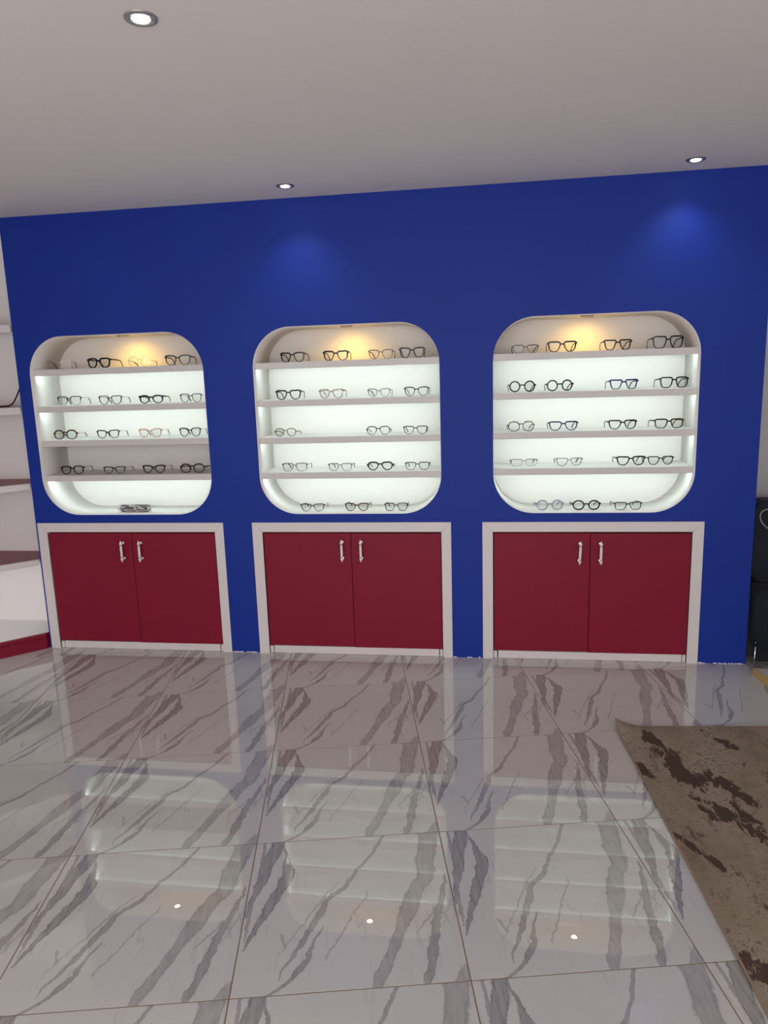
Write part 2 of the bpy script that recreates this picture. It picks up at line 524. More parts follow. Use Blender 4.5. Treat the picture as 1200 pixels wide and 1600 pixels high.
s = MB(); s.box((ROOM_X0 - .1, ROOM_Y0, 0), (ROOM_X0, ROOM_Y1, CEIL), M['wall_white']); structure('wall_left', s)
s = MB(); s.box((ROOM_X1, ROOM_Y0, 0), (ROOM_X1 + .1, ROOM_Y1, CEIL), M['wall_white']); structure('wall_right', s)
s = MB(); s.box((ROOM_X0 - .1, ROOM_Y1, 0), (ROOM_X1 + .1, ROOM_Y1 + .1, CEIL), M['wall_white']); structure('wall_behind', s)
s = MB(); s.box((ROOM_X0 - .1, ROOM_Y0 - .1, CEIL), (ROOM_X1 + .1, ROOM_Y1 + .1, CEIL + .1), M['ceiling']); structure('ceiling', s)
wx0, wx1, wz0, wz1 = DAYLIGHT_WINDOW
s = MB()
for a, b in (((ROOM_X0 - .1, ROOM_Y0 - .1, 0), (wx0, ROOM_Y0, CEIL)), ((wx1, ROOM_Y0 - .1, 0), (ROOM_X1 + .1, ROOM_Y0, CEIL)),
             ((wx0, ROOM_Y0 - .1, 0), (wx1, ROOM_Y0, wz0)), ((wx0, ROOM_Y0 - .1, wz1), (wx1, ROOM_Y0, CEIL))):
    s.box(a, b, M['wall_white'])
structure('wall_front', s)
s = MB()
for a, b in (((wx0, -6.06, wz0), (wx0 + .05, -6.0, wz1)), ((wx1 - .05, -6.06, wz0), (wx1, -6.0, wz1)),
             ((wx0, -6.06, wz0), (wx1, -6.0, wz0 + .05)), ((wx0, -6.06, wz1 - .05), (wx1, -6.0, wz1)), ((-.32, -6.06, wz0), (-.28, -6.0, wz1))):
    s.box(a, b, M['window_frame'])
structure('window_1', s)

# ------------------------------------------------------------------ floor and tiles
s = MB(); s.box((ROOM_X0 - .1, ROOM_Y0 - .1, -.08), (ROOM_X1 + .1, ROOM_Y1 + .1, -.0007), M['grout'])
floor = structure('floor', s)
TS = 0.61006
TA = radians(11.375)
TO = Vector((-0.1657, -1.5372))
te = Vector((cos(TA), sin(TA))); tf = Vector((-sin(TA), cos(TA)))
def clip(poly, a, b, c):            # keep a*x + b*y <= c
    out = []
    for i in range(len(poly)):
        p, q = poly[i - 1], poly[i]
        dp, dq = a * p[0] + b * p[1] - c, a * q[0] + b * q[1] - c
        if (dp <= 0) != (dq <= 0):
            t = dp / (dp - dq)
            out.append((p[0] + (q[0] - p[0]) * t, p[1] + (q[1] - p[1]) * t))
        if dq <= 0:
            out.append(q)
    return out
def tile_mesh(poly, rect):
    mb = MB()
    z0, z1, c = -.012, 0.0, 0.00025
    if rect:
        h = poly[2][0]
        vs = [(-h, -h, z0), (h, -h, z0), (h, h, z0), (-h, h, z0), (-h, -h, z1 - c), (h, -h, z1 - c), (h, h, z1 - c), (-h, h, z1 - c),
              (-h + c, -h + c, z1), (h - c, -h + c, z1), (h - c, h - c, z1), (-h + c, h - c, z1)]
        fs = [(8, 9, 10, 11)]
        for i in range(4):
            j = (i + 1) % 4
            fs += [(i, j, 4 + j, 4 + i), (4 + i, 4 + j, 8 + j, 8 + i)]
        mb.add(vs, fs, M['tile'])
    else:
        mb.prism(poly, z0, z1, M['tile'])
    return mb.mesh('tile')
h = TS / 2 - 0.0017
FULL = [(-h, -h), (h, -h), (h, h), (-h, h)]
full_mesh = tile_mesh(FULL, True)
for i in range(-9, 9):
    for j in range(-10, 7):
        c = TO + te * ((i + .5) * TS) + tf * ((j - .5) * TS)
        wp = [(c + te * a + tf * b) for a, b in FULL]
        xs = [p.x for p in wp]; ys = [p.y for p in wp]
        if max(xs) < ROOM_X0 or min(xs) > ROOM_X1 or max(ys) < ROOM_Y0 or min(ys) > ROOM_Y1:
            continue
        if min(xs) >= ROOM_X0 and max(xs) <= ROOM_X1 and min(ys) >= ROOM_Y0 and max(ys) <= ROOM_Y1:
            me = full_mesh
        else:
            pl = [(p.x, p.y) for p in wp]
            for lim in ((-1, 0, -ROOM_X0), (1, 0, ROOM_X1), (0, -1, -ROOM_Y0), (0, 1, ROOM_Y1)):
                pl = clip(pl, *lim)
            if len(pl) < 3:
                continue
            area = abs(sum(pl[k - 1][0] * pl[k][1] - pl[k][0] * pl[k - 1][1] for k in range(len(pl)))) / 2
            if area < 0.002:
                continue
            me = tile_mesh([((Vector(p) - c).dot(te), (Vector(p) - c).dot(tf)) for p in pl], False)
        link('tile', me, floor, (c.x, c.y, 0), TA)

# ------------------------------------------------------------------ display niches
def spot_lamp(name, parent, loc, watts, col, size, blend, aim, radius=0.02):
    l = bpy.data.lights.new(name, 'SPOT')
    l.energy = watts
    l.color = col
    l.spot_size = radians(size)
    l.spot_blend = blend
    l.shadow_soft_size = radius
    o = bpy.data.objects.new(name, l)
    COL.objects.link(o)
    o.parent = parent
    o.location = loc
    o.rotation_euler = Vector(aim).to_track_quat('-Z', 'Y').to_euler()
    return o

for n, sx in zip(NICHES, SPOT_X):
    x0, x1 = n['x']
    cx = (x0 + x1) / 2
    side = n['side']
    t = thing('display_niche', {'left': 'white rounded wall niche at the left with one unlit grey bay',
                                'middle': 'white rounded wall niche in the middle of the blue wall',
                                'right': 'white rounded wall niche at the right of the blue wall'}[side], 'niche', (cx, 0, NZ0), 0, 'lit niches in the blue wall')
    def L(x, y, z): return (x - cx, y, z - NZ0)
    # lining: a rounded tube through the wall
    inn = rrect(x0, x1, NZ0, NZ1, NR); out = rrect(x0 - .012, x1 + .012, NZ0 - .012, NZ1 + .012, NR + .012)
    # slightly inside the opening so that its white edge shows
    inn = [(cx + (x - cx) * 0.9975, (NZ0 + NZ1) / 2 + (z - (NZ0 + NZ1) / 2) * 0.9975) for x, z in inn]
    mb = MB(); k = len(inn); mt = M['niche_white']
    fr = [(cx + (x - cx) * 0.9995, (NZ0 + NZ1) / 2 + (z - (NZ0 + NZ1) / 2) * 0.9995) for x, z in rrect(x0, x1, NZ0, NZ1, NR)]
    for pts, y in ((inn, -.001), (inn, ND), (fr, -.001), (fr, TH + .001), (out, TH + .001), (out, ND)):
        mb.v += [L(x, y, z) for x, z in pts]
    for i in range(k):
        j = (i + 1) % k
        mb.face((i, j, k + j, k + i), mt, True)
        mb.face((i, 2 * k + i, 2 * k + j, j), mt)
        mb.face((2 * k + i, 3 * k + i, 3 * k + j, 2 * k + j), mt)
        mb.face((3 * k + i, 4 * k + i, 4 * k + j, 3 * k + j), mt)
        mb.face((4 * k + i, 5 * k + i, 5 * k + j, 4 * k + j), mt)
        mb.face((k + i, k + j, 5 * k + j, 5 * k + i), mt)
    mb.build('lining', t)
    mb = MB()
    mb.v = [L(x, ND, z) for x, z in out] + [L(x, ND + .012, z) for x, z in out]
    mb.face(range(k), mt); mb.face([k + i for i in reversed(range(k))], mt)
    for i in range(k):
        j = (i + 1) % k
        mb.face((i, j, k + j, k + i), mt)
    mb.build('back_panel', t)
    for q, zt in enumerate(n['tops']):
        a, b = x0 + .003, x1 - .003
        mb = MB()
        mb.box(L(a, .044, zt - .016), L(b, ND, zt), M['niche_white'])
        mb.box(L(a, .028, zt - .034), L(b, .044, zt), M['shelf_white'], .0012)  # lip a darker white than the lit board, its shade put into the colour
        sh = mb.build('shelf', t)
        mb = MB()
        lm = M['led'] if n['lit'][q] else M['shelf_white']
        yz = ((.0442, zt - .0305), (.0535, zt - .0172), (.0442, zt - .0172))
        mb.add([L(a + .004, *p_) for p_ in yz] + [L(b - .004, *p_) for p_ in yz], [(0, 1, 2), (3, 5, 4), (0, 3, 4, 1), (1, 4, 5, 2), (2, 5, 3, 0)], lm)
        tag(mb.build('light_strip', t), None if n['lit'][q] else 'unlit light strip under the lowest shelf but one')
    # warm recessed spot in the head of the niche
    mb = MB()
    mb.lathe([(.0185, -.0068), (.030, -.0072), (.034, -.002), (.034, .0012), (.0185, .0012)], L(sx, .105, NZ1 - .0015), M['grey_metal'], seg=24, cap=False)
    sp = mb.build('spotlight', t)
    mb = MB()
    mb.lathe([(.0005, -.0016), (.0165, -.0016), (.0175, .001)], L(sx, .105, NZ1 - .0015), M['warm_lamp'], seg=18)
    mb.build('lamp', sp)
    spot_lamp('niche_lamp_light', t, L(sx, .105, NZ1 - .012), NICHE_SPOT_W, (1.0, 0.60, 0.10), 125, 1.0, (0, 0.66, -1), .012)

# ------------------------------------------------------------------ cabinets
def handle_mesh(lean):
    mb = MB()
    H = 0.127
    pc, ch = M['porcelain'], M['chrome']
    def st(z): return lean * (z - H / 2)
    prof = [(.0008, 0), (.0032, .006), (.0035, .009), (.0075, .013), (.0082, .019), (.0075, .025), (.0045, .0265), (.0045, .030)]
    # finials, collars and porcelain grip, leaning with the handle
    seg = 14
    def lathe(pr, mat):
        o = len(mb.v)
        for r, z in pr:
            for q in range(seg):
                a = 2 * pi * q / seg
                mb.v.append((st(z) + r * cos(a), -.026 + r * sin(a), z))
        for i in range(len(pr) - 1):
            for q in range(seg):
                r2 = (q + 1) % seg
                mb.face((o + i * seg + q, o + i * seg + r2, o + (i + 1) * seg + r2, o + (i + 1) * seg + q), mat, True)
        mb.face([o + q for q in reversed(range(seg))], mat)
        mb.face([o + (len(pr) - 1) * seg + q for q in range(seg)], mat)
    lathe(prof, pc)
    lathe([(.0045, .0285), (.0066, .029), (.0066, .0315), (.006, .033), (.0068, .040), (.0068, H - .040), (.006, H - .033), (.0066, H - .0315), (.0066, H - .029), (.0045, H - .0285)], pc)
    lathe([(.0045, H - .030), (.0045, H - .0265), (.0075, H - .025), (.0082, H - .019), (.0075, H - .013), (.0035, H - .009), (.0032, H - .006), (.0008, H)], pc)
    for z in (.0278, H - .0278):
        lathe([(.005, z - .0018), (.0056, z), (.005, z + .0018)], M['cable'])
        mb.tube([(st(z), -.024, z), (st(z), -.014, z), (st(z), 0.0005, z)], .0032, ch, 8)
    for z in (.019, H - .019):
        # small chrome rosette on the door behind each foot
        o = len(mb.v)
        prf = [(.0095, 0.0), (.0095, -.003), (.007, -.0045), (.003, -.005)]
        for r, y in prf:
            for q in range(seg):
                a = 2 * pi * q / seg
                mb.v.append((st(z) + r * cos(a), y, z + r * sin(a)))
        for i in range(len(prf) - 1):
            for q in range(seg):
                r2 = (q + 1) % seg
                mb.face((o + i * seg + q, o + i * seg + r2, o + (i + 1) * seg + r2, o + (i + 1) * seg + q), ch, True)
        mb.face([o + 3 * seg + q for q in range(seg)], ch)
    return mb

def poly_xz(mb, pts, y0, y1, mat):
    n_ = len(pts); o_ = len(mb.v)
    mb.v += [(x, y0, z) for x, z in pts] + [(x, y1, z) for x, z in pts]
    mb.face([o_ + i for i in range(n_)], mat)
    mb.face([o_ + n_ + i for i in reversed(range(n_))], mat)
    for i in range(n_):
        j = (i + 1) % n_
        mb.face((o_ + i, o_ + n_ + i, o_ + n_ + j, o_ + j), mat)

for c in CABS:
    (a, b), (p, q) = c['xo'], c['xi']
    cx = (a + b) / 2
    t = thing('cabinet', {'left': 'wine red two door cabinet below the left niche beside corner shelving',
                          'middle': 'wine red two door cabinet in white frame below the middle niche',
                          'right': 'wine red two door cabinet in white frame below the right niche'}[c['side']], 'cabinet', (cx, 0, 0), 0, 'wine red wall cabinets')
    a, b, p, q, me_ = a - cx, b - cx, p - cx, q - cx, c['meet'] - cx
    g = .0006
    fw = M['frame_white']
    for pts in ([(a, 0), (p - .001, 0), (p - .001, CZI + .0), (a, CZO - g)], [(q + .001, 0), (b, 0), (b, CZO - g), (q + .001, CZI)]):
        mb = MB(); poly_xz(mb, pts, -.007, -.0005, fw)
        st_ = mb.build('frame_stile', t)
        sc_ = MB()
        xm = (pts[0][0] + pts[1][0]) / 2
        for zz in (.035, .22, .42, .62):
            for dx in ((-.012, .01) if zz < .05 else (.004,)):
                sc_.box((xm + dx - .0011, -.0074, zz + dx), (xm + dx + .0011, -.0068, zz + dx + .0022), M['dark'])
        tag(sc_.build('nail_hole', st_), 'small dark nail holes', None, None, 'stuff')
    mb = MB(); poly_xz(mb, [(p, CZI + .001), (q, CZI + .001), (b, CZO), (a, CZO)], -.007, -.0005, fw)
    mb.build('frame_rail', t)
    # dark carcass behind the doors
    mb = MB(); dk = M['dark']
    mb.box((p + .001, .20, 0.002), (q - .001, .212, CZI - .001), dk)
    mb.box((p + .001, .014, 0.002), (p + .005, .20, CZI - .001), dk)
    mb.box((q - .005, .014, 0.002), (q - .001, .20, CZI - .001), dk)
    mb.box((p + .005, .014, CZI - .005), (q - .005, .20, CZI - .001), dk)
    mb.box((p + .005, .014, 0.002), (q - .005, .20, .006), dk)
    mb.build('carcass', t)
    # kick board and little end blocks
    mb = MB(); mb.box((p + .026, .0005, .001), (q - .022, .012, DOOR_Z0 - .003), fw, .001); mb.build('kick_board', t)
    mb = MB(); mb.box((p + .0015, .003, .001), (p + .021, .012, DOOR_Z0 - .006), fw, .001); mb.build('filler_block', t)
    mb = MB(); mb.box((q - .018, .003, .001), (q - .0015, .012, DOOR_Z0 - .006), fw, .001); mb.build('filler_block', t)
    for s_, (xa, xb) in enumerate(((p + .005, me_ - .0012), (me_ + .0012, q - .003))):
        dz = (.002, -.002)[s_]
        mb = MB(); mb.box((xa, -.005, DOOR_Z0 + dz), (xb, .011, CZI - .006 - s_ * .001), M['wine'], .0012)
        d = mb.build('door', t)
        hx, lean = c['h'][s_]
        hm = handle_mesh(lean)
        hd = hm.build('handle', d, (hx - cx, -.005, c['z'][0]))
        tag(hd, 'white porcelain and chrome bar handle')

# ------------------------------------------------------------------ eyeglasses
def acetate(name, c1, c2=None, scale=60, rough=0.22, alpha=1.0, lo=0.45, hi=0.55):
    m, nt, bs = new_mat(name)
    co = objco(nt)
    n = noise(nt, co, scale, 4, 0.6)
    f = ramp(nt, n, [(lo, (0, 0, 0)), (hi, (1, 1, 1))])
    nt.links.new(mixc(nt, f, c1, c2 or tuple(x * 1.25 for x in c1)), bs.inputs['Base Color'])
    bs.inputs['Roughness'].default_value = rough
    bs.inputs['Alpha'].default_value = alpha
    bs.inputs['Specular IOR Level'].default_value = .22
    return m
G = {
    'black': acetate('black_acetate', (.0045, .0045, .005)),
    'tortoise': acetate('tortoise_acetate', (.012, .007, .005), (.16, .07, .025), 75, lo=.54, hi=.63),
    'brown': acetate('brown_acetate', (.10, .055, .03), (.20, .12, .07), 60),
    'olive': acetate('olive_tortoise_acetate', (.02, .017, .012), (.22, .17, .08), 70),
    'rose': acetate('rose_acetate', (.42, .20, .17), (.55, .33, .28), 40, .2, .85),
    'grey': acetate('grey_acetate', (.045, .045, .05), (.14, .14, .14), 60),
    'smoke': acetate('smoky_clear_acetate', (.20, .20, .20), (.30, .30, .30), 50, .15, .6),
    'clear': acetate('clear_acetate', (.42, .43, .42), (.52, .53, .52), 50, .12, .45),
    'bluegrey': acetate('grey_blue_clear_acetate', (.24, .28, .38), (.31, .35, .45), 45, .15, .85),
    'navy': acetate('navy_acetate', (.004, .006, .05), (.008, .012, .09), 50),
    'beige': acetate('beige_striped_acetate', (.16, .13, .10), (.55, .48, .38), 110, .25),
    'gold': paint('gold_wire', (.55, .36, .14), .25, .05, 20, 0, .5, metallic=1.0),
    'rosegold': paint('copper_wire', (.27, .15, .10), .3, .05, 20, 0, .5, metallic=.9),
    'gun': paint('gunmetal_wire', (.05, .05, .055), .3, .05, 20, 0, .5, metallic=.6),
}
def lens_material():
    m, nt, bs = new_mat('thin_clear_lens')
    out = [n for n in nt.nodes if n.type == 'OUTPUT_MATERIAL'][0]
    nt.nodes.remove(bs)
    tr = nt.nodes.new('ShaderNodeBsdfTransparent')
    tr.inputs[0].default_value = (.95, .96, .96, 1)
    gl = nt.nodes.new('ShaderNodeBsdfGlossy')
    gl.inputs['Roughness'].default_value = .015
    fr = nt.nodes.new('ShaderNodeFresnel'); fr.inputs[0].default_value = 1.4
    ar = math_(nt, 'MULTIPLY', fr.outputs[0], .35)
    mx = nt.nodes.new('ShaderNodeMixShader')
    nt.links.new(ar, mx.inputs[0]); nt.links.new(tr.outputs[0], mx.inputs[1]); nt.links.new(gl.outputs[0], mx.inputs[2])
    nt.links.new(mx.outputs[0], out.inputs[0])
    return m
M['lens'] = lens_material()

# shape: exponent top, exponent bottom, taper, corner lift, polygonal snap
SHAPES = {
    'square': dict(nt=3.4, nb=2.5, tp=.10, lift=.05, nose=.13),
    'rect': dict(nt=4.2, nb=2.9, tp=.10, lift=.03, nose=.13),
    'angular': dict(nt=6, nb=3.2, tp=.20, lift=.05, nose=.13),
    'wayfarer': dict(nt=3.8, nb=2.4, tp=.16, lift=.09, nose=.13),
    'cat': dict(nt=2.7, nb=2.1, tp=.15, lift=.30, nose=.10),
    'catsquare': dict(nt=3.4, nb=2.35, tp=.14, lift=.17, nose=.13),
    'round': dict(nt=2.0, nb=2.0, tp=0, lift=0, nose=0),
    'panto': dict(nt=2.7, nb=2.05, tp=.08, lift=.03),
    'oval': dict(nt=2.2, nb=2.1, tp=.05, lift=.22),
    'hex': dict(poly=[(-.72, 1), (.72, 1), (1, .25), (.82, -.55), (.42, -1), (-.42, -1), (-.82, -.55), (-1, .25)]),
    'octa': dict(poly=[(-.5, 1), (.5, 1), (1, .45), (1, -.45), (.5, -1), (-.5, -1), (-1, -.45), (-1, .45)]),
}
NSEG = 32
def outline(shape, a, b):
    """outline of the right-hand rim (outer side +x), unit-centred"""
    S = SHAPES[shape]
    pts = []
    if 'poly' in S:
        P = [Vector(p) for p in S['poly']]
        per = [(P[(i + 1) % len(P)] - P[i]).length for i in range(len(P))]
        tot = sum(per)
        for k in range(NSEG):
            d = tot * k / NSEG
            i = 0
            while d > per[i]:
                d -= per[i]; i += 1
            v = P[i].lerp(P[(i + 1) % len(P)], d / per[i])
            pts.append(v)
        for _ in range(2):   # soften the corners
            pts = [(pts[i - 1] + pts[i] * 2 + pts[(i + 1) % NSEG]) / 4 for i in range(NSEG)]
        pts = [Vector((v.x, v.y)) for v in reversed(pts)]
    else:
        for k in range(NSEG):
            th = 2 * pi * k / NSEG
            c, s_ = cos(th), sin(th)
            e = 2 / (S['nt'] if s_ > 0 else S['nb'])
            x = copysign(abs(c) ** e, c); z = copysign(abs(s_) ** e, s_)
            x *= 1 + S['tp'] * z
            if z > -0.2:
                z += S['lift'] * max(0, x) ** 2 * (z + .2) / 1.2
            if x < 0:      # the inner side leans away from the nose below
                x *= 1 - S.get('nose', .20) * min(1, max(0, .35 - z)) ** 1.2
            pts.append(Vector((x, z)))
    x0, x1 = min(p.x for p in pts), max(p.x for p in pts)
    z0, z1 = min(p.y for p in pts), max(p.y for p in pts)
    return [Vector(((p.x - (x0 + x1) / 2) * 2 * a / (x1 - x0), (p.y - (z0 + z1) / 2) * 2 * b / (z1 - z0))) for p in pts]

def make_glasses(spec):
    (x, y, z, w, hgt, yaw, shape, mat_f, mat_t, tt, tb, label, mat_low) = spec
    root = thing('eyeglasses', label, 'glasses', (x, y, z), yaw, 'eyeglasses on the niche shelves')
    mf = G[mat_f]; mlow = G[mat_low] if mat_low else mf; mtm = G[mat_t]
    gap = .0135 if shape != 'round' else .018
    tt, tb = tt * 1.3, tb * 1.25
    ep = .004 if shape not in ('round', 'panto') else .005
    lw = (w - gap - 2 * ep) / 2
    a, b = lw / 2, hgt / 2
    cxr = gap / 2 + a
    base = outline(shape, a, b)
    dep = .0036 if tt > .0026 else .0022
    def curve(px): return 1.1 * px * px
    fr = MB()
    lens_pts = []
    for sgn in (1, -1):
        o = len(fr.v)
        n_ = NSEG
        cent = sum(base, Vector((0, 0))) / n_
        inner = []
        for i in range(n_):
            tn = (base[(i + 1) % n_] - base[i - 1]).normalized()
            nrm = Vector((tn.y, -tn.x))
            th = tb + (tt - tb) * max(0, min(1, .5 + .75 * nrm.y + .25 * max(0, nrm.x)))
            inner.append(base[i] - nrm * th)
        for P_, yy in ((base, 0), (inner, 0), (inner, dep), (base, dep)):
            for p in P_:
                X = sgn * (cxr + p.x)
                fr.v.append((X, yy + curve(X), b + p.y))
        for i in range(n_):
            j = (i + 1) % n_
            mm = mf if base[i].y > -.15 * b else mlow
            for r in range(4):
                r2 = (r + 1) % 4
                fr.face((o + r * n_ + i, o + r * n_ + j, o + r2 * n_ + j, o + r2 * n_ + i), mm, False)
        lens_pts.append([(sgn * (cxr + p.x), b + p.y) for p in inner])
    # bridge
    br_t = max(.0026, tt * .95)
    zb = b + (.36 * b if shape != 'round' else .15 * b)
    xi = gap / 2 + (.0035 if shape not in ('round', 'oval', 'cat', 'panto', 'octa', 'hex') else .006)
    path = [(-xi + 2 * xi * k / 6, dep / 2 - .0008, zb + .003 * sin(pi * k / 6)) for k in range(7)]
    fr.sweep(path, lambda i: [(-dep / 2, -br_t / 2), (dep / 2, -br_t / 2), (dep / 2, br_t / 2), (-dep / 2, br_t / 2)], mf, smooth=False)
    # end pieces
    zt = b + b * (.62 if shape not in ('round', 'octa', 'panto') else .22)
    eh = max(.0024, tt * 1.25)
    for sgn in (1, -1):
        xa, xb = sgn * (w / 2 - ep - .004), sgn * (w / 2)
        yy = curve(w / 2)
        fr.box((min(xa, xb), yy - .0005, zt - eh / 2), (max(xa, xb), yy + dep + .004, zt + eh / 2), mf)
    fr.build('front_frame', root)
    # lenses
    for L_ in lens_pts:
        lb = MB()
        n_ = len(L_)
        lb.v = [(X, dep * .4 + curve(X), Z) for X, Z in L_] + [(X, dep * .4 + curve(X) + .0012, Z) for X, Z in L_]
        lb.face(range(n_), M['lens']); lb.face([n_ + i for i in reversed(range(n_))], M['lens'])
        for i in range(n_):
            j = (i + 1) % n_
            lb.face((i, j, n_ + j, n_ + i), M['lens'])
        lb.build('lens', root)
    # temples
    for sgn in (1, -1):
        tp = MB()
        y0 = curve(w / 2) + dep
        xw = sgn * (w / 2 - .0018)
        wire = tt <= .0026 or mat_t in ('gold', 'rosegold', 'gun')
        thk = .0022 if wire else min(.0075, max(.0022, tt * 1.1))
        hx = .0010 if wire else .0016
        path = [(xw, y0, zt), (xw, y0 + .03, zt - .001), (xw - sgn * .002, y0 + .07, zt - .003), (xw - sgn * .004, y0 + .092, zt - .006),
                (xw - sgn * .006, y0 + .106, zt - .014), (xw - sgn * .009, y0 + .118, zt * .42), (xw - sgn * .012, y0 + .126, .0026)]
        hs = [thk, thk, thk * .8, .0042, .0042, .0040, .0034] if not wire else [.0022, .0022, .002, .0034, .004, .004, .0032]
        def sect(i):
            q = hs[i] / 2
            return [(-hx, -q), (hx, -q), (hx, q), (-hx, q)]
        tp.sweep(path, sect, mtm, smooth=False)
        if wire:
            # dark tip sleeve over the end of a wire temple
            tp.sweep([Vector(path[3]) + Vector((0, 0, 0))] + [Vector(p) for p in path[4:]], lambda i: [(-.0016, -.0024), (.0016, -.0024), (.0016, .0024), (-.0016, .0024)], G['black'], smooth=False)
        tp.build('temple', root)
    return root

ORD = ['first', 'second', 'third', 'fourth']
SHELF = ['top shelf', 'second shelf', 'third shelf', 'fourth shelf', 'bottom']
